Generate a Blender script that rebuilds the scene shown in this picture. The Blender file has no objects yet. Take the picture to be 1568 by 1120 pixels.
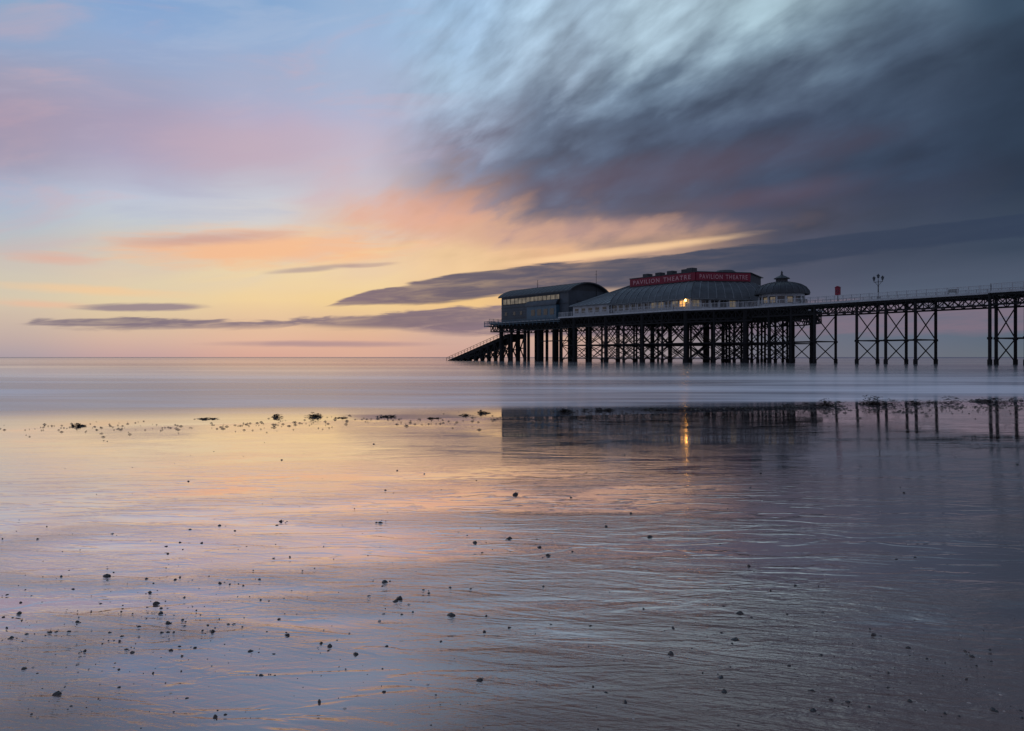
import bpy, math, random
from mathutils import Vector, Matrix, noise as mn
random.seed(7)
scene = bpy.context.scene
F = 1200.0; HX = 784.0; HY = 547.0
CZ = 1.3
SL = 0.0121; Y0 = 17.0; TK = 0.30

def lin(c):
    o = []
    for k in c[:3]:
        k = k/255.0
        o.append(k/12.92 if k <= 0.04045 else ((k+0.055)/1.055)**2.4)
    return (o[0], o[1], o[2], 1.0)

# ------------------------------------------------------------------ node helper
class G:
    def __init__(s, t): s.t = t; s.n = t.nodes; s.l = t.links
    def put(s, sock, v):
        if isinstance(v, bpy.types.NodeSocket): s.l.new(v, sock)
        else: sock.default_value = v
    def m(s, op, a, b=None, c=None, clamp=False):
        n = s.n.new('ShaderNodeMath'); n.operation = op; n.use_clamp = clamp
        s.put(n.inputs[0], a)
        if b is not None: s.put(n.inputs[1], b)
        if c is not None: s.put(n.inputs[2], c)
        return n.outputs[0]
    def xyz(s, a, b, c=0.0):
        n = s.n.new('ShaderNodeCombineXYZ')
        s.put(n.inputs[0], a); s.put(n.inputs[1], b); s.put(n.inputs[2], c)
        return n.outputs[0]
    def sep(s, v):
        n = s.n.new('ShaderNodeSeparateXYZ'); s.l.new(v, n.inputs[0]); return n.outputs
    def noise(s, vec, scale=1.0, detail=3.0, rough=0.5, dist=0.0):
        n = s.n.new('ShaderNodeTexNoise'); s.l.new(vec, n.inputs['Vector'])
        n.inputs['Scale'].default_value = scale; n.inputs['Detail'].default_value = detail
        n.inputs['Roughness'].default_value = rough; n.inputs['Distortion'].default_value = dist
        return n.outputs['Fac']
    def ss(s, v, a, b, o0=0.0, o1=1.0, kind='SMOOTHSTEP'):
        n = s.n.new('ShaderNodeMapRange'); n.interpolation_type = kind
        s.put(n.inputs['Value'], v)
        n.inputs['From Min'].default_value = a; n.inputs['From Max'].default_value = b
        n.inputs['To Min'].default_value = o0; n.inputs['To Max'].default_value = o1
        return n.outputs[0]
    def mix(s, f, a, b, bt='MIX'):
        n = s.n.new('ShaderNodeMix'); n.data_type = 'RGBA'; n.blend_type = bt
        s.put(n.inputs[0], f); s.put(n.inputs[6], a); s.put(n.inputs[7], b)
        return n.outputs[2]
    def ramp(s, f, pts, interp='LINEAR'):
        n = s.n.new('ShaderNodeValToRGB'); cr = n.color_ramp; cr.interpolation = interp
        s.put(n.inputs[0], f)
        pts = sorted(pts, key=lambda p: p[0])
        while len(cr.elements) > 1: cr.elements.remove(cr.elements[-1])
        cr.elements[0].position = pts[0][0]; cr.elements[0].color = pts[0][1]
        for p, c in pts[1:]:
            e = cr.elements.new(p); e.color = c
        return n.outputs[0]

# ------------------------------------------------------------------ sky (world)
w = bpy.data.worlds.new("sky"); scene.world = w; w.use_nodes = True
try:
    w.cycles.sampling_method = 'MANUAL'; w.cycles.sample_map_resolution = 256
except Exception: pass
nt = w.node_tree; nt.nodes.clear(); g = G(nt)
tc = nt.nodes.new('ShaderNodeTexCoord')
d = g.sep(tc.outputs['Generated'])
az = g.m('ARCTAN2', d[0], d[1])
el = g.m('ARCSINE', d[2])
def AZ(x): return math.atan((x-HX)/F)
def EL(x, y): return math.atan((HY-y)/F*math.cos(AZ(x)))
# wind-drawn streak coordinates radiating from a point low on the horizon
VX, VY = 60, 580
au = g.m('SUBTRACT', az, AZ(VX)); ev = g.m('SUBTRACT', el, EL(VX, VY))
phi = g.m('ARCTAN2', ev, au)
rr = g.m('SQRT', g.m('ADD', g.m('MULTIPLY', au, au), g.m('MULTIPLY', ev, ev)))
lr = g.m('LOGARITHM', g.m('ADD', rr, 0.02), 2.718)
sv = g.xyz(g.m('MULTIPLY', phi, 24.0), g.m('MULTIPLY', lr, 9.0), 0.0)
st = g.noise(sv, 1.0, 4.0, 0.5, 0.12)
sv2 = g.xyz(g.m('MULTIPLY', phi, 8.0), g.m('MULTIPLY', lr, 3.6), 3.0)
st2 = g.noise(sv2, 1.0, 2.0, 0.5, 0.2)
hz = g.xyz(g.m('MULTIPLY', az, 5.0), g.m('MULTIPLY', g.m('SUBTRACT', el, g.m('MULTIPLY', az, 0.06)), 26.0), 1.0)
hn = g.noise(hz, 1.0, 4.0, 0.55, 0.4)
hz2 = g.xyz(g.m('MULTIPLY', az, 13.0), g.m('MULTIPLY', g.m('SUBTRACT', el, g.m('MULTIPLY', az, 0.05)), 110.0), 5.0)
hn2 = g.noise(hz2, 1.0, 4.0, 0.6, 0.5)
hz3 = g.xyz(g.m('MULTIPLY', az, 4.5), g.m('MULTIPLY', g.m('SUBTRACT', el, g.m('MULTIPLY', az, 0.16)), 19.0), 12.0)
hn3 = g.noise(hz3, 1.0, 5.0, 0.58, 0.5)
right = g.ss(az, AZ(540), AZ(760))
high = g.ss(el, 0.09, 0.18)
cloudy = g.m('MULTIPLY', right, high)
c = lambda n: g.m('SUBTRACT', n, 0.5)
elw = g.m('ADD', el, g.m('MULTIPLY', cloudy, g.m('ADD', g.m('MULTIPLY', c(st), 0.11), g.m('MULTIPLY', c(st2), 0.08))))
elw = g.m('ADD', elw, g.m('MULTIPLY', g.ss(el, 0.0, 0.1), g.m('MULTIPLY', c(hn), 0.035)))
azw = g.m('ADD', az, g.m('MULTIPLY', g.m('ADD', c(st2), g.m('MULTIPLY', c(st), 0.7)), g.m('MULTIPLY', cloudy, 0.12)))
ROWS = [0, 60, 120, 180, 240, 300, 340, 380, 420, 460, 490, 520, 546]
COLS = {
 0: [(140,168,200),(145,165,198),(158,160,185),(160,155,180),(158,158,182),(170,182,205),(180,190,200),(190,192,190),(206,200,182),(214,198,174),(203,183,168),(190,170,165),(172,158,165)],
 200: [(133,165,208),(145,170,208),(156,165,194),(163,162,190),(170,172,200),(190,198,215),(195,200,205),(208,198,186),(220,205,178),(226,206,168),(218,194,162),(211,179,162),(195,162,160)],
 400: [(135,168,208),(150,175,210),(165,174,202),(172,176,204),(185,184,202),(200,202,212),(210,206,205),(230,204,172),(234,210,170),(238,208,158),(225,192,158),(223,182,158),(213,167,152)],
 550: [(150,178,212),(158,182,215),(165,180,208),(172,182,210),(188,190,208),(205,190,195),(224,190,168),(238,206,164),(238,212,168),(238,206,150),(223,190,152),(218,176,152),(213,170,152)],
 700: [(155,185,215),(160,188,216),(162,186,210),(156,172,196),(134,138,160),(166,144,146),(220,176,152),(235,198,155),(238,202,155),(238,198,138),(213,180,157),(203,170,157),(200,162,152)],
 850: [(168,194,216),(162,185,206),(142,160,180),(102,116,138),(90,100,122),(98,97,115),(140,122,126),(228,182,145),(220,178,138),(220,178,134),(207,170,142),(198,165,150),(190,157,150)],
 1000: [(172,196,212),(156,178,194),(108,127,148),(80,94,116),(76,86,108),(84,86,106),(95,92,108),(185,150,130),(150,132,127),(130,125,135),(148,138,143),(148,138,143),(148,138,143)],
 1200: [(160,185,198),(122,144,162),(84,99,120),(69,81,104),(62,73,95),(68,72,93),(76,78,97),(76,79,97),(76,82,102),(88,92,112),(100,105,122),(105,110,125),(110,112,125)],
 1400: [(94,114,134),(78,95,116),(63,77,98),(58,72,94),(53,66,88),(57,66,87),(63,73,93),(62,72,92),(74,84,104),(85,97,117),(90,105,125),(98,108,125),(105,110,122)],
 1568: [(57,75,95),(52,67,87),(48,62,82),(46,60,80),(46,60,80),(48,61,82),(58,71,91),(57,70,90),(74,85,105),(82,95,115),(88,102,120),(92,104,120),(100,108,118)]}
ELMAX = 0.5
eln = g.m('DIVIDE', elw, ELMAX, clamp=True)
cur = None; prev = None
for x in sorted(COLS):
    pts = [(max(0.0, min(1.0, EL(x, y)/ELMAX)), lin(cc)) for y, cc in zip(ROWS, COLS[x])]
    pts = sorted(pts, key=lambda p: p[0])
    r = g.ramp(eln, pts, 'LINEAR')
    if cur is None: cur = r
    else: cur = g.mix(g.ss(azw, AZ(prev), AZ(x)), cur, r)
    prev = x
calm = g.ss(az, AZ(1150), AZ(1568), 1.0, 0.75)
mod = g.m('ADD', 1.0, g.m('MULTIPLY', g.m('MULTIPLY', cloudy, calm), g.m('ADD', g.m('MULTIPLY', c(st), 1.2), g.m('MULTIPLY', c(st2), 0.5))))
vm = nt.nodes.new('ShaderNodeVectorMath'); vm.operation = 'SCALE'
nt.links.new(cur, vm.inputs[0]); nt.links.new(mod, vm.inputs['Scale'])
cur = vm.outputs[0]

def lens(cx, cy, rx, ry, slope, soft, amp, nz):
    a0 = AZ(cx); e0 = EL(cx, cy); k = 1.0/F*math.cos(a0)
    u = g.m('SUBTRACT', az, a0)
    v = g.m('SUBTRACT', g.m('SUBTRACT', el, e0), g.m('MULTIPLY', u, slope))
    u = g.m('DIVIDE', u, rx*k*math.cos(a0)); v = g.m('DIVIDE', v, ry*k)
    dd = g.m('SQRT', g.m('ADD', g.m('MULTIPLY', u, u), g.m('MULTIPLY', v, v)))
    dd = g.m('ADD', dd, g.m('MULTIPLY', c(nz), amp))
    return g.ss(dd, 1-soft, 1+soft, 1.0, 0.0)
def over(mask, col, op=1.0):
    global cur
    cur = g.mix(g.m('MULTIPLY', mask, op), cur, lin(col))
# thin drifting veils over the clear left half
leftm = g.m('MULTIPLY', g.ss(az, AZ(520), AZ(760), 1.0, 0.0), g.ss(el, .06, .14))
over(g.m('MULTIPLY', g.ss(hn3, .48, .70), leftm), (210,172,178), 0.36)
over(g.m('MULTIPLY', g.ss(hn3, .48, .34), leftm), (178,190,214), 0.28)
over(lens(60, 195, 330, 62, -0.02, 0.9, 2.6, hn3), (172,146,164), 0.34)
over(lens(440, 220, 170, 40, 0.05, 0.9, 2.6, hn3), (208,166,176), 0.38)
over(lens(400, 380, 190, 24, 0.04, 0.6, 1.7, hn2), (246,186,142), 0.8)
over(lens(320, 366, 110, 8, 0.10, 0.8, 1.4, hn2), (190,155,155), 0.6)
over(lens(150, 445, 110, 6, -0.02, 0.8, 1.6, hn2), (244,200,152), 0.65)
over(lens(60, 466, 60, 5, -0.02, 0.8, 1.6, hn2), (236,186,156), 0.6)
over(lens(80, 396, 60, 7, 0.0, 0.8, 1.6, hn2), (228,172,152), 0.6)
over(lens(640, 326, 100, 26, 0.06, 0.8, 2.2, st), (232,172,146), 0.6)
over(lens(860, 356, 200, 15, 0.03, 0.8, 1.8, st), (212,166,148), 0.55)
over(lens(1010, 265, 240, 24, 0.1, 0.9, 2.0, st), (104,90,108), 0.35)
over(lens(1180, 300, 120, 14, 0.1, 0.9, 2.0, st), (112,90,104), 0.3)
over(lens(945, 386, 150, 5.5, 0.10, 0.7, 0.8, hn2), (250,208,160), 0.85)
over(lens(480, 412, 60, 4, 0.12, 0.6, 1.2, hn2), (170,150,150), 0.7)
over(lens(560, 407, 40, 3, 0.10, 0.6, 1.2, hn2), (180,155,150), 0.6)
def bank(up, lo, col, op, soft, amp, nz):
    global cur
    xs = lambda P: [((AZ(x)+0.8)/1.6, (lambda q: (q, q, q, 1))((EL(x, y)+0.1)/0.6)) for x, y in P]
    an = g.m('DIVIDE', g.m('ADD', az, 0.8), 1.6, clamp=True)
    U = g.m('SUBTRACT', g.m('MULTIPLY', g.ramp(an, xs(up)), 0.6), 0.1)
    L = g.m('SUBTRACT', g.m('MULTIPLY', g.ramp(an, xs(lo)), 0.6), 0.1)
    e2 = g.m('ADD', el, g.m('MULTIPLY', c(nz), amp))
    a = g.ss(g.m('SUBTRACT', U, e2), 0.0, soft)
    b = g.ss(g.m('SUBTRACT', e2, L), 0.0, soft*1.8)
    msk = g.m('MULTIPLY', g.m('MULTIPLY', a, b), op)
    cur = g.mix(msk, cur, col)
dk = g.ramp(g.m('DIVIDE', g.m('ADD', az, 0.8), 1.6, clamp=True),
            [((AZ(510)+.8)/1.6, lin((134,116,126))), ((AZ(700)+.8)/1.6, lin((98,93,108))), ((AZ(950)+.8)/1.6, lin((78,81,99))), ((AZ(1200)+.8)/1.6, lin((58,68,90))), ((AZ(1568)+.8)/1.6, lin((50,63,86)))])
dk = g.mix(g.ss(hn2, .35, .8, 0.0, .3), dk, cur)
bank([(490,470),(560,446),(700,417),(850,401),(1000,391),(1140,374),(1350,350),(1568,324)],
     [(490,471),(560,471),(660,469),(780,455),(900,448),(1000,440),(1140,420),(1350,388),(1568,366)], dk, 1.0, 0.003, 0.012, hn2)
dk2 = g.mix(g.ss(hn2, .40, .72, 0.0, .55), lin((122,110,126)), cur)
bank([(20,498),(60,486),(180,482),(300,487),(400,490),(480,484),(600,477),(700,468),(800,466),(860,466)],
     [(20,499),(80,506),(200,509),(330,507),(480,503),(600,506),(690,516),(780,520),(860,520)], dk2, 0.95, 0.004, 0.018, hn2)
over(lens(220, 471, 90, 6, 0.04, 0.4, 1.3, hn2), (140,124,138), 0.85)
over(lens(670, 488, 150, 12, 0.06, 0.4, 1.3, hn2), (118,107,120), 0.7)
over(lens(500, 527, 130, 4, 0.0, 0.7, 1.0, hn2), (165,140,146), 0.8)
aab = g.m('ABSOLUTE', az)
cur = g.mix(g.ss(aab, 0.85, 1.9), cur, g.ramp(g.m('DIVIDE', el, 1.5, clamp=True), [(0, lin((145,135,150))), (.2, lin((158,158,178))), (1, lin((115,140,175)))]))
sk = nt.nodes.new('ShaderNodeTexSky'); sk.sky_type = 'NISHITA'; sk.sun_disc = False
sk.sun_elevation = math.radians(1.0); sk.sun_rotation = math.radians(-8)
bg = nt.nodes.new('ShaderNodeBackground'); nt.links.new(cur, bg.inputs[0]); bg.inputs[1].default_value = 1.0
bg2 = nt.nodes.new('ShaderNodeBackground'); nt.links.new(sk.outputs[0], bg2.inputs[0]); bg2.inputs[1].default_value = 0.002
ad = nt.nodes.new('ShaderNodeAddShader'); nt.links.new(bg.outputs[0], ad.inputs[0]); nt.links.new(bg2.outputs[0], ad.inputs[1])
wo = nt.nodes.new('ShaderNodeOutputWorld'); nt.links.new(ad.outputs[0], wo.inputs[0])

# the sun is already at the horizon behind cloud: only a very weak, fully diffused glow
sd = bpy.data.lights.new('sun', 'SUN'); sd.energy = 0.02; sd.angle = math.radians(120); sd.color = (1, .75, .5)
so = bpy.data.objects.new('sun', sd); scene.collection.objects.link(so)
so.rotation_euler = (math.radians(-88), 0, math.radians(8))

# ------------------------------------------------------------------ materials
def newmat(name):
    m = bpy.data.materials.new(name); m.use_nodes = True; m.node_tree.nodes.clear(); return m, G(m.node_tree)
def pmat(name, col, rough=0.6, var=0.25, scale=1.5, metal=0.0, emis=None, es=0.0, spec=0.5):
    m, q = newmat(name)
    t = q.n.new('ShaderNodeTexCoord')
    nz = q.noise(t.outputs['Object'], scale, 3.0, 0.6)
    k = q.ss(nz, 0.25, 0.75, 1-var, 1+var, 'LINEAR')
    v = q.n.new('ShaderNodeVectorMath'); v.operation = 'SCALE'
    v.inputs[0].default_value = col[:3]; q.l.new(k, v.inputs['Scale'])
    p = q.n.new('ShaderNodeBsdfPrincipled'); q.l.new(v.outputs[0], p.inputs['Base Color'])
    p.inputs['Roughness'].default_value = rough; p.inputs['Metallic'].default_value = metal
    p.inputs['Specular IOR Level'].default_value = spec
    if emis:
        p.inputs['Emission Color'].default_value = (*emis, 1)
        e = q.m('MULTIPLY', q.ss(nz, .3, .7, .5, 1.5), es); q.l.new(e, p.inputs['Emission Strength'])
    o = q.n.new('ShaderNodeOutputMaterial'); q.l.new(p.outputs[0], o.inputs[0])
    return m
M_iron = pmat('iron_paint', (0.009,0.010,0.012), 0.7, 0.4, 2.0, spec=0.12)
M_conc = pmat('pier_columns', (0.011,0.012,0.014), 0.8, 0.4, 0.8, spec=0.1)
M_deck = pmat('deck_timber', (0.06,0.055,0.05), 0.8, 0.3, 3.0, spec=.2)
M_rail = pmat('rail_paint', (0.24,0.27,0.30), 0.5, 0.2, 2.0)
M_white = pmat('white_paint', (0.30,0.345,0.39), 0.5, 0.25, 0.6)
M_roof = pmat('zinc_roof', (0.046,0.060,0.072), 0.6, 0.35, 0.5, spec=.3)
M_roofd = pmat('dark_roof', (0.024,0.031,0.040), 0.6, 0.3, 0.5, spec=.3)
M_lite = pmat('pale_roof', (0.11,0.135,0.155), 0.6, 0.25, 0.5, spec=.3)
M_clad = pmat('grey_cladding', (0.036,0.050,0.066), 0.6, 0.25, 0.5, spec=.3)
M_teal = pmat('teal_paint', (0.02,0.065,0.105), 0.5, 0.2, 1.0)
M_red = pmat('red_sign', (0.14,0.012,0.03), 0.5, 0.25, 0.5, spec=.2)
M_let = pmat('sign_letters', (0.36,0.18,0.21), 0.5, 0.05, 1.0)
M_glass = pmat('dark_glass', (0.03,0.035,0.04), 0.12, 0.1, 1.0)
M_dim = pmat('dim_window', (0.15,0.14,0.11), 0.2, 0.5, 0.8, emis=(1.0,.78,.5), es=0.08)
M_warm = pmat('warm_window', (0.3,0.2,0.1), 0.4, 0.2, 1.0, emis=(1.0,.46,.11), es=1.2)
M_lamp = pmat('lit_lamp', (0.3,0.2,0.1), 0.4, 0.0, 1.0, emis=(1.0,.46,.09), es=13)
M_peb = pmat('wet_stone', (0.018,0.018,0.02), 0.35, 0.6, 30.0)
M_shell = pmat('shell', (0.35,0.32,0.3), 0.4, 0.3, 30.0)
M_weed = pmat('seaweed', (0.03,0.022,0.018), 0.5, 0.7, 10.0)

# ------------------------------------------------------------------ mesh builder
class MB:
    def __init__(s): s.v = []; s.f = []
    def add(s, vs, fs):
        o = len(s.v); s.v += [tuple(p) for p in vs]; s.f += [tuple(i+o for i in f) for f in fs]
    def box(s, x0, x1, y0, y1, z0, z1):
        s.add([(x0,y0,z0),(x1,y0,z0),(x1,y1,z0),(x0,y1,z0),(x0,y0,z1),(x1,y0,z1),(x1,y1,z1),(x0,y1,z1)],
              [(0,3,2,1),(4,5,6,7),(0,1,5,4),(1,2,6,5),(2,3,7,6),(3,0,4,7)])
    def cyl(s, p, q, r, n=6, r2=None):
        p = Vector(p); q = Vector(q); r2 = r if r2 is None else r2
        d = (q-p).normalized(); up = Vector((0,0,1)) if abs(d.z) < 0.95 else Vector((1,0,0))
        a = d.cross(up).normalized(); b = d.cross(a).normalized()
        vs = [p+(a*math.cos(t)+b*math.sin(t))*r for t in [2*math.pi*(i+.5)/n for i in range(n)]]
        vs += [q+(a*math.cos(t)+b*math.sin(t))*r2 for t in [2*math.pi*(i+.5)/n for i in range(n)]]
        fs = [(i, (i+1) % n, (i+1) % n+n, i+n) for i in range(n)]+[tuple(range(n))[::-1], tuple(range(n, 2*n))]
        s.add(vs, fs)
    def beam(s, p, q, w): s.cyl(p, q, w*0.7071, 4)
    def prism(s, poly, z0, z1):
        n = len(poly)
        s.add([(x,y,z0) for x,y in poly]+[(x,y,z1) for x,y in poly],
              [(i,(i+1)%n,(i+1)%n+n,i+n) for i in range(n)]+[tuple(range(n))[::-1], tuple(range(n,2*n))])
    def loft(s, rings, cap=True):
        n = len(rings[0]); vs = [p for r in rings for p in r]; fs = []
        for k in range(len(rings)-1):
            for i in range(n):
                fs.append((k*n+i, k*n+(i+1)%n, (k+1)*n+(i+1)%n, (k+1)*n+i))
        if cap: fs.append(tuple(range((len(rings)-1)*n, len(rings)*n)))
        s.add(vs, fs)
    def revolve(s, cx, cy, prof, n=24):
        s.loft([[(cx+r*math.cos(2*math.pi*i/n), cy+r*math.sin(2*math.pi*i/n), z) for i in range(n)] for r, z in prof])
    def obj(s, name, mat, parent=None, smooth=False):
        me = bpy.data.meshes.new(name); me.from_pydata(s.v, [], s.f); me.update()
        if smooth:
            for p in me.polygons: p.use_smooth = True
        o = bpy.data.objects.new(name, me); scene.collection.objects.link(o)
        me.materials.append(mat)
        if parent: o.parent = parent
        return o
DX, DY = -0.589, 0.808
PM = Matrix(((DX, -DY, 0, 80.3), (DY, DX, 0, 134.7), (0, 0, 1, 0), (0, 0, 0, 1)))
def empty(name):
    e = bpy.data.objects.new(name, None); scene.collection.objects.link(e); e.matrix_world = PM; return e
ZD = 12.3

# ------------------------------------------------------------------ pier
pier = empty('pier')
deck = MB(); fas = MB()
NE = [(-110,-8),(-110,0),(-12,0),(-11,2.5),(-3,2.5),(-2,0),(46.8,0),(64,6),(106,6),(107.5,1.5),(146.5,1.5),(146.5,-15.5),(107,-15.5),(106,-34),(56,-34),(46,-26),(42,-8)]
deck.prism(NE[::-1], ZD-0.25, ZD)
deck.obj('deck', M_deck, pier)
def offs(P, k):
    n = len(P); out = []
    for i in range(n):
        a = Vector(P[i-1]); b = Vector(P[i]); cc = Vector(P[(i+1) % n])
        d1 = (b-a).normalized(); d2 = (cc-b).normalized()
        n1 = Vector((-d1.y, d1.x)); n2 = Vector((-d2.y, d2.x)); nn = (n1+n2).normalized()
        out.append(tuple(b+nn*k/max(0.4, nn.dot(n1))))
    return out
rail = MB(); girder = MB()
RP = offs(NE, 0.1)
def edge(P, Q, rl=True, light=True):
    P = Vector((*P, 0)); Q = Vector((*Q, 0)); L = (Q-P).length; dd = (Q-P)/L
    z = lambda v, h: (v.x, v.y, h)
    if light: fas.beam(z(P, ZD-0.12), z(Q, ZD-0.12), 0.34)
    if rl:
        for h, t in ((0.12,.05),(0.4,.035),(0.68,.035),(0.95,.035),(1.2,.09)):
            rail.beam(z(P, ZD+h), z(Q, ZD+h), t)
        n = max(1, round(L/1.8))
        for i in range(n+1):
            v = P+dd*(L*i/n); rail.beam(z(v, ZD), z(v, ZD+1.28), 0.11)
        m = int(L/0.4)
        for i in range(m):
            v = P+dd*(L*i/m); rail.beam(z(v, ZD+.12), z(v, ZD+1.15), 0.022)
for i in range(1, len(RP)):
    edge(RP[i], RP[(i+1) % len(RP)], rl=not (i in (9,)))
fas.obj('fascia', M_rail, pier); rail.obj('railings', M_rail, pier)
def truss(P, Q, top, bot, step=1.8, w=0.16):
    P = Vector((*P, 0)); Q = Vector((*Q, 0)); L = (Q-P).length; dd = (Q-P)/L; n = max(1, round(L/step))
    z = lambda v, h: (v.x, v.y, h)
    girder.beam(z(P, top), z(Q, top), w*2.4); girder.beam(z(P, bot), z(Q, bot), w*1.9)
    for i in range(n):
        a = P+dd*(L*i/n); b = P+dd*(L*(i+1)/n)
        girder.beam(z(a, bot), z(b, top), w*.9); girder.beam(z(a, top), z(b, bot), w*.9)
        girder.beam(z(a, bot), z(a, top), w*.8)
IN = offs(NE, -0.25)
for i in range(1, len(IN)-1):
    low = 2.2 if i in (1,2,3,4,5) else 2.9
    truss(IN[i], IN[i+1], ZD-.5, ZD-low)
truss(IN[-1], (IN[0][0], IN[-1][1]), ZD-.5, ZD-2.2)
for a in range(-108, 42, 4): girder.box(a-.12, a+.12, -7.7, -.3, ZD-.75, ZD-.26)
for a in range(48, 146, 3):
    p1 = 5.4 if 64 < a < 106 else (0.3 if a < 58 or a > 106 else 3.4)
    p0 = -33 if 56 < a < 106 else (-15 if a >= 106 else -25)
    girder.box(a-.15, a+.15, p0, p1, ZD-1.9, ZD-.26)
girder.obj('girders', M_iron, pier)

legs = MB(); brace = MB()
ZM = 4.5; ZT = ZD-2.3
def col(a, p, r=0.2, zt=ZD-.3):
    legs.cyl((a,p,-2), (a,p,zt), r, 8)
    legs.cyl((a,p,ZM-.25), (a,p,ZM+.15), r*1.5, 8)
    legs.cyl((a,p,-1), (a,p,.9), r*1.4, 8)
def xb(P, Q, z0, z1, w=0.15):
    brace.beam((*P, z0), (*Q, z1), w); brace.beam((*P, z1), (*Q, z0), w)
def panel(P, Q, xs=True):
    brace.beam((*P, ZM), (*Q, ZM), 0.24)
    if xs:
        xb(P, Q, 0.4, ZM); xb(P, Q, ZM, ZT)
for grp in ([-13.5,-8,-2.6],[11,16.6,22.4],[31.5,37,42.5],[-32,-27,-22],[-52,-47,-42],[-72,-67,-62],[-92,-87]):
    for a in grp:
        ps = [-7.8, -0.2] if a != -8 and a != -2.6 else [-7.8,-.2,2.2]
        for p in ps: col(a, p, 0.27)
        panel((a,ps[0]), (a,ps[1]))
    for a, b in zip(grp, grp[1:]):
        for p in (-7.8, -.2): brace.beam((a,p,ZM),(b,p,ZM),.16)
A_ = [48.5, 55, 61.5, 68, 74.5, 81, 87.5, 94, 100, 105.3]
for i, a in enumerate(A_):
    pn = 0.0 if a < 50 else (2.6 if a < 58 else (4.8 if a < 63 else 5.6))
    ps = [pn, -4.5, -11, -18, -25] + ([-32.5] if a > 57 else [])
    for j, p in enumerate(ps):
        big = (j == 0 and i % 2 == 0)
        col(a, p, 0.5 if big else 0.28)
    for j in range(len(ps)-1): panel((a,ps[j]), (a,ps[j+1]), (i+j) % 2 == 0 or j == 0)
    if i:
        b = A_[i-1]; pb = 0.0 if b < 50 else (2.6 if b < 58 else (4.8 if b < 63 else 5.6))
        for j, p in enumerate(ps[:5]):
            q = pb if j == 0 else p
            panel((b,q), (a,p), j in (0, 2) or (i % 2 == 0))
            if j == 0:
                brace.beam((b,q,.9),(a,p,.9),.18); brace.beam((b,q,ZT),(a,p,ZT),.26)
for a in (109,116,123,130,137,142.5):
    for p in (-.3,-7,-14.5):
        r = .7 if a in (123,142.5) else .5
        legs.cyl((a,p,-2), (a,p,ZD-.4), r, 10)
    brace.beam((a,-.3,ZT+.6), (a,-14.5,ZT+.6), .7)
brace.beam((109,-.3,ZT+.9),(144,-.3,ZT+.9),.6); brace.beam((109,-14.5,ZT+.9),(144,-14.5,ZT+.9),.6)
brace.beam((109,-.3,6),(123,-.3,6),.3)
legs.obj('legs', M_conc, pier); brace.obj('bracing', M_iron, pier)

# ------------------------------------------------------------------ slipway
slip = empty('lifeboat_slipway')
s = MB(); sr = MB()
a0, a1, z0, z1 = 144, 186, 8.6, -1.2
zz = lambda a: z0+(z1-z0)*(a-a0)/(a1-a0)
for p in (-4.5, -7.5, -10.5):
    s.add([(a0,p-.3,z0-.9),(a0,p+.3,z0-.9),(a0,p+.3,z0),(a0,p-.3,z0),(a1,p-.3,z1-.9),(a1,p+.3,z1-.9),(a1,p+.3,z1),(a1,p-.3,z1)],
          [(0,1,2,3),(7,6,5,4),(0,4,5,1),(1,5,6,2),(2,6,7,3),(3,7,4,0)])
s.add([(a0,-11,z0+.05),(a0,-4,z0+.05),(a1,-4,z1+.05),(a1,-11,z1+.05),(a0,-11,z0+.2),(a0,-4,z0+.2),(a1,-4,z1+.2),(a1,-11,z1+.2)],
      [(0,1,2,3),(7,6,5,4),(0,4,5,1),(1,5,6,2),(2,6,7,3),(3,7,4,0)])
a = a0
while a < 180:
    for p in (-4.4,-7.5,-10.6): s.cyl((a,p,-2),(a,p,zz(a)-.3),.4,8)
    s.beam((a,-4.4,zz(a)-1.2),(a,-10.6,zz(a)-1.2),.5)
    if a+4 < 180:
        for p in (-4.4,-10.6):
            s.beam((a,p,.4),(a+4,p,zz(a+4)-.5),.3); s.beam((a,p,zz(a)-.5),(a+4,p,.4),.3)
            s.beam((a,p,zz(a)*.5),(a+4,p,zz(a+4)*.5),.3)
    a += 4
for p in (-3.9,-11.1):
    sr.beam((a0,p,z0+1.3),(a1-4,p,zz(a1-4)+1.3),.1); sr.beam((a0,p,z0+.75),(a1-4,p,zz(a1-4)+.75),.07)
    a = a0
    while a < a1-3: sr.beam((a,p,zz(a)),(a,p,zz(a)+1.35),.1); a += 2
s.obj('ramp', M_conc, slip); sr.obj('handrail', M_iron, slip)
s = MB(); s.box(143.5,146.3,-11,-4,8.0,8.6); s.obj('landing', M_conc, slip)

# ------------------------------------------------------------------ lifeboat station
lb = empty('lifeboat_station')
s = MB(); s.box(109,142,-14,0,ZD+.003,20.4); s.obj('walls', M_clad, lb)
s = MB(); n = 14; prof = []
for i in range(n+1):
    t = i/n; p = 0.6-15.2*t; prof.append((p, 20.3+2.6*math.sin(math.pi*t)**0.8))
vs = []; fs = []
for a in (107.8, 143.0):
    vs += [(a,p,z) for p,z in prof]; vs += [(a,p,z-.35) for p,z in prof[::-1]]
k = 2*(n+1)
fs = [(i,(i+1)%k,(i+1)%k+k,i+k) for i in range(k)]
for i in range(n): fs += [(i,k-1-i,k-2-i,i+1),(i+k,i+1+k,2*k-2-i,2*k-1-i)]
s.add(vs, fs)
for a in (109.0,142.0):
    s.add([(a,p,z-.2) for p,z in prof]+[(a,prof[-1][0]+.6,20.4),(a,prof[0][0]-.6,20.4)], [tuple(range(n+3))])
s.obj('curved_roof', M_roofd, lb)
s = MB()
for i in range(18):
    a = 109+i*2
    for j in range(n): s.beam((a,prof[j][0],prof[j][1]+.03),(a,prof[j+1][0],prof[j+1][1]+.03),.1)
s.obj('roof_seams', M_clad, lb)
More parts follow.
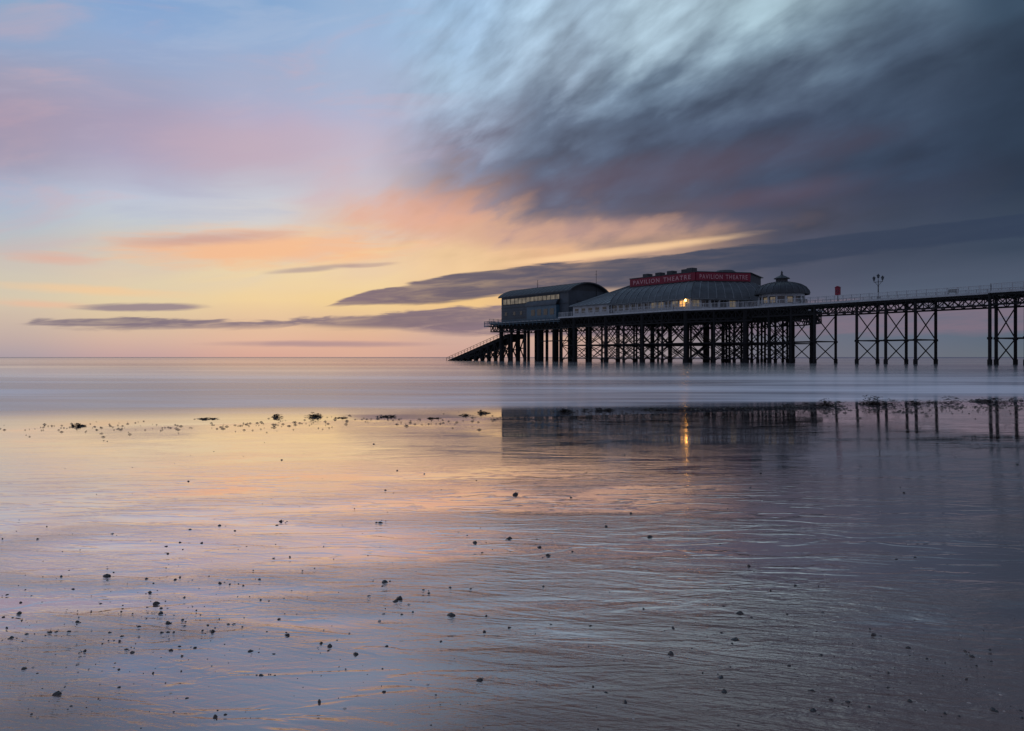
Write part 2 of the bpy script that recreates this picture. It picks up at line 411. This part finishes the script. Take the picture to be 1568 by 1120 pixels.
s = MB(); fr = MB()
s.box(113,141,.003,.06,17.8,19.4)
s.obj('ribbon_window', M_dim, lb)  # faint warm emission stands in for bright sky seen in the glass
for i in range(15): fr.box(113+i*2-.09,113+i*2+.09,.065,.14,17.75,19.45)
fr.box(112.8,141.2,.065,.16,19.46,19.58); fr.box(112.8,141.2,.065,.16,17.6,17.74)
fr.box(109,142,.003,.12,16.6,16.8)
for z in (13.4,14.2,15.0,15.8): fr.box(127.4,142,.003,.05,z,z+.06)
fr.obj('window_frames', M_roofd, lb)
s = MB()
for a in (131,134.5,139): s.box(a,a+1.1,.003,.07,14.3,15.4)
s.box(109-.06,109-.003,-11,-3,13,17.5); s.obj('side_windows', M_glass, lb)
s = MB(); s.box(113,127,.003,1.3,ZD+.003,16.4); s.obj('annex_wall', M_teal, lb)
s = MB(); m = 8
pr = [(.2+1.5*math.cos(math.pi/2*i/m), 16.42+1.7*math.sin(math.pi/2*i/m)) for i in range(m+1)]
vs = [(112.7,p,z) for p,z in pr]+[(127.3,p,z) for p,z in pr]
fs = [(i,i+1,i+m+2,i+m+1) for i in range(m)]+[tuple(list(range(m+1))), tuple(range(2*m+1,m,-1))]
s.add(vs, fs); s.obj('annex_roof', M_clad, lb)
s = MB()
for a in (114,117,120,123): s.box(a,a+1.8,1.303,1.36,13.6,15.4)
s.obj('annex_windows', M_glass, lb)
s = MB()
for h in (0,.4,.8,1.2): s.beam((107.5,1.9,11.5+h),(149,1.9,11.5+h),.12)
for i in range(22): s.beam((107.5+i*1.97,1.9,10.9),(107.5+i*1.97,1.9,12.8),.1)
s.box(146.5,149,-4,2.0,11.0,11.3)
s.beam((149,1.9,12.7),(149,-4,12.7),.12); s.beam((149,1.9,12.1),(149,-4,12.1),.1)
for i in range(4): s.beam((149,1.9-2*i,11.2),(149,1.9-2*i,12.7),.1)
s.obj('balcony_rail', M_teal, lb)

# ------------------------------------------------------------------ pavilion theatre
th = empty('pavilion_theatre')
C = [(66,-4),(60,-17),(66,-30),(88.3,-30),(88.3,-4)]
O = [(61.5,3),(55.5,-17.5),(61.5,-33),(89,-33),(89,3)]
def lerpP(P, Q, t): return [(a[0]+(b[0]-a[0])*t, a[1]+(b[1]-a[1])*t) for a, b in zip(P, Q)]
zc, ze = 19.6, 15.1
rings = []
for i in range(9):
    t = i/8; rings.append([(x,y,ze+(zc-ze)*math.sin(math.pi/2*t)**0.9) for x,y in lerpP(O, C, t**1.25)])
s = MB(); s.loft(rings); s.obj('skirt_roof', M_roof, th)
s = MB()
def seam(e, k):
    prev = None
    for r in rings:
        a = Vector(r[e]); b = Vector(r[(e+1) % 5]); v = a.lerp(b, k)+Vector((0,0,.05))
        if prev is not None: s.beam(prev, v, .16)
        prev = v
for k in [i/9 for i in range(10)]: seam(0, k)
for k in [i/12 for i in range(13)]: seam(4, k)
s.obj('roof_ribs', M_lite, th)
s = MB(); s.prism(offs(C,-.15), zc-.02, 19.85); s.prism(offs(C, .3), 19.86, 22.0); s.obj('clerestory', M_roofd, th)
def board(P, Q, text, z0=19.9, z1=21.9):
    P = Vector((*P,0)); Q = Vector((*Q,0)); dd = (Q-P).normalized(); nn = Vector((dd.y,-dd.x,0)); L = (Q-P).length
    s = MB()
    A1 = P; B1 = Q; A2 = P+nn*.25; B2 = Q+nn*.25
    s.add([(v.x,v.y,z) for z in (z0,z1) for v in (A1,B1,B2,A2)], [(0,3,2,1),(4,5,6,7),(0,1,5,4),(1,2,6,5),(2,3,7,6),(3,0,4,7)])
    s.obj('sign_board', M_red, th)
    cu = bpy.data.curves.new('t', 'FONT'); cu.body = text; cu.size = 1.0; cu.extrude = 0.03; cu.space_character = 1.25; cu.space_word = 1.5; cu.offset = 0.012
    to = bpy.data.objects.new('t', cu); scene.collection.objects.link(to); bpy.context.view_layer.update()
    me = bpy.data.meshes.new_from_object(to.evaluated_get(bpy.context.evaluated_depsgraph_get()))
    bpy.data.objects.remove(to)
    xs = [v.co.x for v in me.vertices]; ys = [v.co.y for v in me.vertices]
    W = max(xs)-min(xs); H = max(ys)-min(ys)
    sx = L*.88/W; sy = 1.1/H
    for v in me.vertices:
        x = (v.co.x-min(xs))*sx+L*.06; y = (v.co.y-min(ys))*sy+z0+.42; zq = v.co.z
        q = P+dd*x+nn*(.30+zq); v.co = (q.x, q.y, y)
    o = bpy.data.objects.new('sign_letters', me); scene.collection.objects.link(o); o.parent = th
    me.materials.clear(); me.materials.append(M_let)
board((88.3,-4), (66,-4), 'PAVILION THEATRE')
board((66,-4), (60,-17), 'PAVILION THEATRE')
s = MB(); s.prism(offs(C,-.3), 21.97, 22.14)
s.loft([[(x,y,22.142) for x,y in offs(C,.2)],[(x,y,22.5) for x,y in offs(C,3.5)]])
for a, p, h in ((84,-6,.8),(80.5,-7,.9),(76,-6.5,.9),(72.5,-8,1.1),(69,-6,1.0)): s.box(a-.9,a+.9,p-.9,p+.9,22.1,22.3+h)
s.loft([[(66+3*math.cos(q),-15+3*math.sin(q),22.3) for q in [i*math.pi/6 for i in range(12)]],[(66+2*math.cos(q),-15+2*math.sin(q),23.0) for q in [i*math.pi/6 for i in range(12)]]])
s.obj('roof_cap', M_roofd, th)
W_ = offs(O, .9)
s = MB(); s.prism(W_, ZD+.003, ze+.3); s.box(90,104.5,-28,2.2,ZD+.003,15.4); s.obj('walls', M_white, th)
s = MB(); s.prism(offs(O,-.1), ze-.22, ze-.02); s.box(89.2,105.2,2.2,3.1,15.25,15.44); s.obj('gutter', M_lite, th)
s = MB()
s.add([(89.1,3,15.45),(105.5,3,15.45),(105.5,-29,15.45),(89.1,-29,15.45),(89.1,-10,21.3),(94,-10,21.3),(94,-16,21.3),(89.1,-16,21.3)],
      [(0,1,5,4),(1,2,6,5),(2,3,7,6),(4,5,6,7),(3,0,4,7)])
s.obj('hipped_roof', M_lite, th)
s = MB()
for i in range(1,9):
    t = i/9; s.beam((89.1+16.4*t,3,15.5),(89.1+4.9*t,-10,21.35),.1)
s.obj('hip_seams', M_roof, th)
dimw = MB(); warm = MB(); dark = MB(); fr = MB()
for i in range(11):
    a = 64+i*2.3
    tgt = warm if i in (0,) else (dimw if i in (1,3,4) else dark)
    tgt.box(a,a+1.6,2.103,2.16,ZD+1.0,ZD+2.35)
    fr.box(a+.75,a+.85,2.165,2.2,ZD+1.0,ZD+2.35); fr.box(a-.1,a+1.7,2.103,2.22,ZD+2.36,ZD+2.46)
for i in range(5): dark.box(91+i*2.8,92.5+i*2.8,2.203,2.25,ZD+1.1,ZD+2.3)
P = Vector((*W_[0],0)); Q = Vector((*W_[1],0)); dd = (Q-P).normalized(); nn = Vector((dd.y,-dd.x,0)); L = (Q-P).length
n = 8
for i in range(n):
    A1 = P+dd*(L*(i+.15)/n); B1 = P+dd*(L*(i+.85)/n)
    tgt = dimw if i in (0,4) else dark
    vs = [(v.x,v.y,z) for z in (ZD+.9,ZD+2.4) for v in (A1+nn*.01,B1+nn*.01,B1+nn*.06,A1+nn*.06)]
    tgt.add(vs, [(0,3,2,1),(4,5,6,7),(0,1,5,4),(1,2,6,5),(2,3,7,6),(3,0,4,7)])
    mid = (A1+B1)/2+nn*.08; fr.beam((mid.x,mid.y,ZD+.9),(mid.x,mid.y,ZD+2.4),.09)
dimw.obj('dim_windows', M_dim, th); warm.obj('lit_windows', M_warm, th); dark.obj('dark_windows', M_glass, th); fr.obj('window_bars', M_white, th)
s = MB(); s.revolve(63.0, 3.1, [(.05,ZD+2.0),(.24,ZD+2.1),(.24,ZD+2.45),(.05,ZD+2.6)], 10); s.obj('wall_lantern', M_lamp, th)
s = MB(); s.beam((63,3.1,ZD+2.59),(63,2.1,ZD+2.7),.08); s.obj('lantern_bracket', M_iron, th)
s = MB()
for i in range(13): a = 62+i*2.2; s.beam((a,2.8,ZD),(a,2.8,ze-.22),.14)
for i in range(9):
    v = Vector((*O[0],0)).lerp(Vector((*O[1],0)), i/8); s.beam((v.x+.2,v.y-.1,ZD),(v.x+.2,v.y-.1,ze-.22),.14)
s.obj('veranda_posts', M_white, th)

# ------------------------------------------------------------------ domed kiosk
ki = empty('domed_kiosk'); kc = (47.5, -12)
s = MB(); s.revolve(*kc, [(5.0,ZD+.003),(5.0,ZD+1.1)], 16); s.revolve(*kc, [(5.0,ZD+2.7),(5.05,ZD+3.3)], 16)
for i in range(16):
    t = 2*math.pi*i/16; s.beam((kc[0]+4.95*math.cos(t),kc[1]+4.95*math.sin(t),ZD+1.1),(kc[0]+4.95*math.cos(t),kc[1]+4.95*math.sin(t),ZD+2.7),.34)
s.obj('wall', M_white, ki)
s = MB(); s.revolve(*kc, [(4.75,ZD+1.1),(4.75,ZD+2.9)], 16); s.obj('glazing', M_glass, ki)
s = MB()
for i in (1,3,4,6,12,14):
    t0 = 2*math.pi*(i+.2)/16; t1 = 2*math.pi*(i+.8)/16
    s.add([(kc[0]+4.82*math.cos(t),kc[1]+4.82*math.sin(t),z) for z in (ZD+1.3,ZD+2.5) for t in (t0,t1)],[(0,1,3,2)])
s.obj('lit_panes', M_dim, ki)
dp = [(6.1,ZD+3.25),(6.1,ZD+3.45),(5.9,ZD+4.1),(5.3,ZD+4.9),(4.3,ZD+5.5),(3.0,ZD+5.9),(1.6,ZD+6.15)]
s = MB(); s.revolve(*kc, dp+[(1.55,ZD+6.2)], 32); s.obj('dome', M_roofd, ki, True)
s = MB()
for i in range(24):
    t = 2*math.pi*i/24
    for (r0,h0),(r1,h1) in zip(dp[1:], dp[2:]): s.beam((kc[0]+r0*math.cos(t),kc[1]+r0*math.sin(t),h0+.04),(kc[0]+r1*math.cos(t),kc[1]+r1*math.sin(t),h1+.04),.16)
s.obj('dome_ribs', M_roof, ki)
s = MB(); s.revolve(*kc, [(1.3,ZD+6.1),(1.3,ZD+6.9),(1.8,ZD+6.95),(1.75,ZD+7.1),(1.0,ZD+7.5),(.35,ZD+7.8),(.18,ZD+8.2),(.25,ZD+8.4),(.03,ZD+8.9)], 12)
s.obj('lantern', M_roofd, ki)

# ------------------------------------------------------------------ street lamp, masts, lifebuoy cabinet, benches
def street_lamp(a, p, h=4.9):
    e = empty('street_lamp')
    s = MB(); s.revolve(a,p,[(.22,ZD),(.22,ZD+.5),(.12,ZD+.7),(.08,ZD+h*.5),(.13,ZD+h*.52),(.07,ZD+h*.55),(.06,ZD+h-1.0)],8)
    s.beam((a-.85,p,ZD+h-1.5),(a+.85,p,ZD+h-1.5),.08)
    for dx in (-.85,.85):
        s.beam((a+dx,p,ZD+h-1.5),(a+dx,p,ZD+h-1.15),.08); s.beam((a+dx*.1,p,ZD+h-2.2),(a+dx*.8,p,ZD+h-1.5),.05)
    for dx, b in ((-.85,h-1.15),(.85,h-1.15),(0,h-.75)):
        s.revolve(a+dx,p,[(.34,ZD+b+.5),(.1,ZD+b+.66),(.02,ZD+b+.85)],8)
        s.revolve(a+dx,p,[(.05,ZD+b-.1),(.16,ZD+b)],8)
    s.obj('post', M_iron, e)
    s = MB()
    for dx, b in ((-.85,h-1.15),(.85,h-1.15),(0,h-.75)): s.revolve(a+dx,p,[(.16,ZD+b),(.29,ZD+b+.5)],8)
    s.obj('lanterns', M_clad, e)
street_lamp(18.5, -1.0)
street_lamp(-26, -1.0)
def mast(a, p, z0, z1):
    e = empty('flagpole'); s = MB(); s.cyl((a,p,z0),(a,p,z1),.1,6,.05); s.cyl((a,p,z1),(a,p,z1+.15),.12,6); s.beam((a,p-.5,z1-1),(a,p+.5,z1-1),.05); s.obj('pole', M_iron, e)
mast(108.4, -10, ZD, 26.3); mast(131, -6, 22.3, 25.0)
e = empty('lifebuoy_cabinet')
s = MB(); s.box(26.2,27.2,-.9,-.5,13.7,15.2); s.add([(26.1,-1,15.2),(27.3,-1,15.2),(27.3,-.4,15.2),(26.1,-.4,15.2),(26.7,-1,15.5),(26.7,-.4,15.5)],[(0,1,4),(1,2,5,4),(2,3,5),(3,0,4,5)]); s.obj('cabinet', M_red, e)
s = MB(); s.beam((26.7,-.7,ZD),(26.7,-.7,13.7),.14); s.obj('post', M_iron, e)
s = MB()
for i in range(12):
    t0 = i*math.pi/6; t1 = t0+math.pi/6
    s.beam((26.7+.3*math.cos(t0),-.44,14.45+.3*math.sin(t0)),(26.7+.3*math.cos(t1),-.44,14.45+.3*math.sin(t1)),.06)
s.obj('lifebuoy', M_clad, e)
for a in (4, 34, -8):
    e = empty('bench'); p = -1.4
    s = MB()
    for k in range(3): s.box(a,a+1.8,p+.15*k,p+.15*k+.11,ZD+.44,ZD+.49)
    for k in range(3): s.box(a,a+1.8,p-.08,p-.04,ZD+.6+.16*k,ZD+.72+.16*k)
    for x in (a+.1,a+1.6): s.box(x,x+.07,p-.02,p+.05,ZD,ZD+1.05); s.box(x,x+.07,p+.36,p+.42,ZD,ZD+.44)
    s.obj('slats', M_deck, e)

# ------------------------------------------------------------------ beach
def sand_base(x, y): return SL*(Y0+TK*x-y)
def sand_z(x, y):
    k = max(0.0, min(1.0, (40-abs(x-3))/12))*max(0.0, min(1.0, (45-abs(y-10))/12))
    n = mn.noise(Vector((x*.22, y*.30, 1.0)))*.0055+mn.noise(Vector((x*.7, y*1.1, 4.0)))*.0014
    return sand_base(x, y)+n*k
def axis(lo, hi, st, far0, far1):
    a = []; v = lo
    while v <= hi+1e-6: a.append(v); v += st
    pre = []; step = st; v = lo
    while v > far0: step *= 1.6; v -= step; pre.append(max(v, far0))
    post = []; step = st; v = hi
    while v < far1: step *= 1.6; v += step; post.append(min(v, far1))
    return pre[::-1]+a+post
xs = axis(-24, 30, .3, -400, 400); ys = axis(0, 32, .25, -400, 160)
nx = len(xs)
me = bpy.data.meshes.new('beach')
me.from_pydata([(x,y,sand_z(x,y)) for y in ys for x in xs], [], [(j*nx+i,j*nx+i+1,(j+1)*nx+i+1,(j+1)*nx+i) for j in range(len(ys)-1) for i in range(nx-1)])
for p in me.polygons: p.use_smooth = True
beach = bpy.data.objects.new('beach', me); scene.collection.objects.link(beach)
m, q = newmat('wet_sand')
geo = q.n.new('ShaderNodeNewGeometry'); P = q.sep(geo.outputs['Position'])
lw = q.n.new('ShaderNodeLayerWeight'); lw.inputs['Blend'].default_value = 0.5
nv = q.m('SUBTRACT', 1.0, lw.outputs['Facing'])
gr = lambda v: (v, v, v, 1)
fac = q.ramp(nv, [(0,gr(.97)),(.08,gr(.95)),(.18,gr(.89)),(.26,gr(.66)),(.34,gr(.39)),(.45,gr(.20)),(.7,gr(.06))])
xw = q.m('ADD', P[0], q.m('MULTIPLY', P[1], .15))
n1 = q.noise(q.xyz(q.m('MULTIPLY',xw,2.1), q.m('MULTIPLY',P[1],8.0)), 1.0, 4.0, .6, 1.2)
n2 = q.noise(q.xyz(q.m('MULTIPLY',xw,.55), q.m('MULTIPLY',P[1],1.7), 2.0), 1.0, 3.0, .5, .6)
n3 = q.noise(q.xyz(q.m('MULTIPLY',P[0],20.0), q.m('MULTIPLY',P[1],40.0), 2.0), 1.0, 3.0, .65, .5)
# long drainage rills running obliquely down the beach
yr = q.m('ADD', P[1], q.m('MULTIPLY', P[0], .42))
n4 = q.noise(q.xyz(q.m('MULTIPLY',P[0],1.0), q.m('MULTIPLY',yr,10.0), 6.0), 1.0, 4.0, .6, 1.0)
n5 = q.noise(q.xyz(q.m('MULTIPLY',P[0],1.4), q.m('MULTIPLY',P[1],5.0), 16.0), 1.0, 3.0, .5, .8)
nm = q.noise(q.xyz(q.m('MULTIPLY',P[0],.45), q.m('MULTIPLY',P[1],1.0), 9.0), 1.0, 3.0, .55, .4)
kf = q.m('MULTIPLY', q.ss(P[1], 2.5, 8.0, 1.2, .18), q.ss(P[1], 8.0, 13.0, 1.0, .35))
kn = q.ss(nm, .38, .62, .35, 1.7)
hgt = q.m('ADD', q.m('MULTIPLY', q.m('ADD', q.m('MULTIPLY', n1, .0060), q.m('MULTIPLY', n4, .0044)), kn), q.m('ADD', q.m('MULTIPLY', n2, .004), q.m('MULTIPLY', q.m('MULTIPLY', n3, .0017), kn)))
hgt = q.m('MULTIPLY', hgt, kf)
# crisp low ripples across the wet film in the middle of the beach
hgt = q.m('ADD', hgt, q.m('MULTIPLY', q.ss(n5, .50, .58), q.ss(P[1], 5.5, 9.5, .0024, .0003)))
bp = q.n.new('ShaderNodeBump'); bp.inputs['Strength'].default_value = 1.0; bp.inputs['Distance'].default_value = 1.0
q.l.new(hgt, bp.inputs['Height'])
near = q.ss(P[1], 3.0, 9.0, 1.0, 0.0)
fac = q.m('ADD', fac, q.m('MULTIPLY', near, q.ss(nm, .35, .65, .14, -.14)), clamp=True)
rg = q.m('ADD', q.ss(nm, .35, .65, .015, .08), q.ss(P[1], 3.0, 8.0, .03, .0))
dif = q.n.new('ShaderNodeBsdfDiffuse')
sc = q.mix(q.noise(geo.outputs['Position'], 200.0, 3.0, .75), (.05,.037,.034,1), (.27,.195,.175,1))
q.l.new(sc, dif.inputs[0])
gl = q.n.new('ShaderNodeBsdfGlossy')
q.l.new(q.mix(q.ss(P[1],4.0,12.0), (.97,.87,.84,1), (.98,.93,.91,1)), gl.inputs[0])
q.l.new(rg, gl.inputs['Roughness']); q.l.new(bp.outputs[0], gl.inputs['Normal']); q.l.new(bp.outputs[0], dif.inputs['Normal'])
mx = q.n.new('ShaderNodeMixShader'); q.l.new(fac, mx.inputs[0]); q.l.new(dif.outputs[0], mx.inputs[1]); q.l.new(gl.outputs[0], mx.inputs[2])
o = q.n.new('ShaderNodeOutputMaterial'); q.l.new(mx.outputs[0], o.inputs[0])
me.materials.append(m)

# ------------------------------------------------------------------ sea
s = MB(); s.add([(-30000,-300,0),(30000,-300,0),(30000,30000,0),(-30000,30000,0)], [(0,1,2,3)])
m, q = newmat('sea_water')
geo = q.n.new('ShaderNodeNewGeometry'); P = q.sep(geo.outputs['Position'])
yy = q.m('MAXIMUM', P[1], 1.0)
ly = q.m('LOGARITHM', yy, 2.718)
xr = q.m('DIVIDE', P[0], q.m('ADD', yy, 8.0))
b1 = q.noise(q.xyz(q.m('MULTIPLY', xr, 1.3), q.m('MULTIPLY', ly, 4.0)), 1.0, 3.0, .5)
b2 = q.noise(q.xyz(q.m('MULTIPLY', xr, 4.0), q.m('MULTIPLY', ly, 15.0), 3.0), 1.0, 2.0, .5)
sh = q.m('SUBTRACT', P[1], q.m('ADD', Y0, q.m('MULTIPLY', P[0], TK)))   # distance past the waterline
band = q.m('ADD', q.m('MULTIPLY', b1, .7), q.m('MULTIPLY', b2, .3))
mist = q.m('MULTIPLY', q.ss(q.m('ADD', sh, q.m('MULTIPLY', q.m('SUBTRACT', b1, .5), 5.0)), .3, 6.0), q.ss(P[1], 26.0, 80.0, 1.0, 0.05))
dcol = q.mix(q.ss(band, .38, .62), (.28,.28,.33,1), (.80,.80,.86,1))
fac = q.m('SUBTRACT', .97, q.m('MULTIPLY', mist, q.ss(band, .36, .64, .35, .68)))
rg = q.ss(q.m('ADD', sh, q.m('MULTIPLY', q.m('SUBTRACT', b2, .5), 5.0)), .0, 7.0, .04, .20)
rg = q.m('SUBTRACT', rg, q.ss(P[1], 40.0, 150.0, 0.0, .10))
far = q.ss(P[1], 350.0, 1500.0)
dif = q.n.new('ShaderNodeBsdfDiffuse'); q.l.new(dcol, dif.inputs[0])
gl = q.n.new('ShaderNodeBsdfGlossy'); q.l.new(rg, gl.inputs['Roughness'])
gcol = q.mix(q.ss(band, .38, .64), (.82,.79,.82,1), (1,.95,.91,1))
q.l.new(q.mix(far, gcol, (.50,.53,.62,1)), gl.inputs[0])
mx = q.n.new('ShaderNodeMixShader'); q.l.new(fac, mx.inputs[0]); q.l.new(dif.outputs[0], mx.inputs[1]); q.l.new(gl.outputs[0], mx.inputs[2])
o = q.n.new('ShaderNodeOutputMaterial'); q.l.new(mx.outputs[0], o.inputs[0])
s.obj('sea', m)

# ------------------------------------------------------------------ pebbles
def ground_at(px, py):
    k = (px-HX)/F; e = (py-HY)/F
    y = (CZ-SL*Y0)/(e+SL*(TK*k-1)); return k*y, y
peb = MB(); shl = MB()
def pebble(mb, x, y, r, flat=.5):
    n = 7; rings = []; el_ = random.uniform(.5,1.0); z0 = sand_z(x, y); rot = random.random()*3.14
    ir = [random.uniform(.65,1.25) for _ in range(n)]; tx = random.uniform(-.35,.35)
    for k, (rr_, hh) in enumerate([(.9,-.25),(1.0,.1),(.75,.55),(.4,.85),(.08,1.0)]):
        R = []
        for i in range(n):
            t = 2*math.pi*i/n; u = rr_*r*ir[i]*math.cos(t)+tx*r*hh; v = rr_*r*ir[i]*el_*math.sin(t)
            R.append((x+u*math.cos(rot)-v*math.sin(rot), y+u*math.sin(rot)+v*math.cos(rot), z0+r*flat*hh*random.uniform(.85,1.15)))
        rings.append(R)
    mb.loft(rings)
big = [(612,917,13),(606,921,7),(691,943,9),(1133,940,9),(1337,973,8),(994,823,7),(789,758,8),(727,831,7),(839,851,7),(163,883,9),(257,955,7),(440,973,8),(505,990,9),(492,986,6),(545,1003,7),(957,1076,8),(1105,1038,8),(1393,1074,8),(1028,1002,9),(326,968,8),(203,1000,6),(88,1063,9),(38,1024,7),(1520,1087,8),(1245,1088,9),(1125,980,9),(1218,897,5),(1146,867,6),(1180,905,5),(589,892,7),(582,801,6),(430,799,6),(780,825,7),(400,1035,6),(330,1098,7),(489,1075,8),(735,1042,8),(908,1052,6),(384,998,7),(742,968,5),(1205,941,5),(1488,1005,7),(1272,1072,6),(1298,1075,7),(240,925,8),(246,940,7),(229,908,6),(30,940,7),(18,977,6),(118,953,6),(76,969,6),(337,894,6),(336,805,5),(1360,1030,6),(928,806,6),(826,838,6),(1110,1060,7),(262,997,6),(130,998,6),(1392,992,6),(1208,1020,6),(1244,1058,7),(1480,1040,6)]
for px, py, sz in big:
    x, y = ground_at(px, py); pebble(peb, x, y, sz*.66*y/F, random.uniform(.5,.8))
    for _ in range(random.choice([1,2,3])):
        pebble(random.choice([peb, shl]), x+random.gauss(0,1)*sz*1.2*y/F, y+random.gauss(0,1)*sz*2.0*y/F, sz*.24*y/F, .5)
for _ in range(760):
    px = random.uniform(-60,1630); py = 665+455*(random.random()**.8)
    if random.random() < .38: px = random.gauss(230,170); py = random.gauss(960,70)
    elif random.random() < .35: px = random.gauss(1330,170); py = random.gauss(1020,60)
    if py < 662 or py > 1160: continue
    x, y = ground_at(px, py); pebble(shl if random.random() < .22 else peb, x, y, random.choice([.7,.9,1.1,1.5,2.6])*y/F*1.1*(.75+.25*(py-660)/300), random.uniform(.35,.7))
peb.obj('pebbles', M_peb); shl.obj('shells', M_shell)

# ------------------------------------------------------------------ seaweed along the tide line
wd = MB()
def clump(x, y, wx, h, n):
    z0 = max(0.0, sand_z(x, y))
    lob = [(random.gauss(0,.45), random.uniform(.25,1.0), random.uniform(.12,.3)) for _ in range(5)]
    for _ in range(n):
        lc, lh, lw_ = random.choice(lob)
        u = lc+random.gauss(0, lw_); v = random.gauss(0,.5)
        hh = h*lh*max(0, 1-((u-lc)/lw_/1.8)**2)*random.random()
        cx = x+u*wx; cy = y+v*wx*.5; cz = z0+hh
        r = random.uniform(.008,.032)*(1+.8*wx); an = random.gauss(0,.7)
        dx = math.cos(an)*r*1.5; dy = math.sin(an)*r
        wd.add([(cx-dx,cy-dy,cz-.008),(cx+dy*.5,cy-dx*.5,cz+random.uniform(-.005,.012)),(cx+dx,cy+dy,cz+random.uniform(-.012,.014)),(cx-dy*.5,cy+dx*.5,cz-random.uniform(0,.012))],[(0,1,2,3)])
for px, py, wpx, hpx in [(480,633,18,6),(425,639,11,5),(120,653,10,5),(318,643,18,2),(592,639,18,3.5),(742,634,14,5),(712,637,10,3),(862,632,24,6),(915,630,30,5),(1000,629,30,4),(1262,622,34,13),(1345,619,40,13),(1390,618,30,8),(1440,616,24,4),(1500,613,50,9),(1560,612,20,5),(660,641,10,2),(1130,627,30,4),(1210,624,24,4),(1070,628,20,3),(520,641,12,2)]:
    x, y = ground_at(px, py)
    y = min(y, Y0+TK*x+1.5); x = (px-HX)/F*y
    clump(x, y, wpx/F*y, hpx/F*y*1.2, int(30+wpx*hpx*1.0))
for _ in range(2200):
    x = random.uniform(-13,17); y = Y0+TK*x+random.gauss(-.6,1.0)
    k = .42+.9*mn.noise(Vector((x*.6,y*.5,1)))+(.2 if x > 0 else -.08)
    if random.random() > k: continue
    r = random.uniform(.007,.026)*random.uniform(.6,1.4)*(1.25 if x > 2 else 1); z0 = max(0, sand_z(x,y)); an = random.gauss(0,.5)
    dx = math.cos(an)*r*1.6; dy = math.sin(an)*r
    wd.add([(x-dx,y-dy,z0+.002),(x+dy*.4,y-dx*.4,z0+.004),(x+dx,y+dy,z0+.003),(x-dy*.4,y+dx*.4,z0+.006),(x,y,z0+.008+r*.5)],[(0,1,4),(1,2,4),(2,3,4),(3,0,4)])
wd.obj('seaweed', M_weed)

# ------------------------------------------------------------------ camera
cd = bpy.data.cameras.new('camera'); cd.lens = F/1568*36; cd.sensor_width = 36; cd.shift_y = -13/1568
cd.clip_end = 60000; cd.clip_start = .05
co = bpy.data.objects.new('camera', cd); scene.collection.objects.link(co)
co.location = (0,0,CZ); co.rotation_euler = (math.radians(90),0,0); scene.camera = co
scene.view_settings.view_transform = 'Standard'; scene.view_settings.look = 'None'; scene.view_settings.exposure = 0
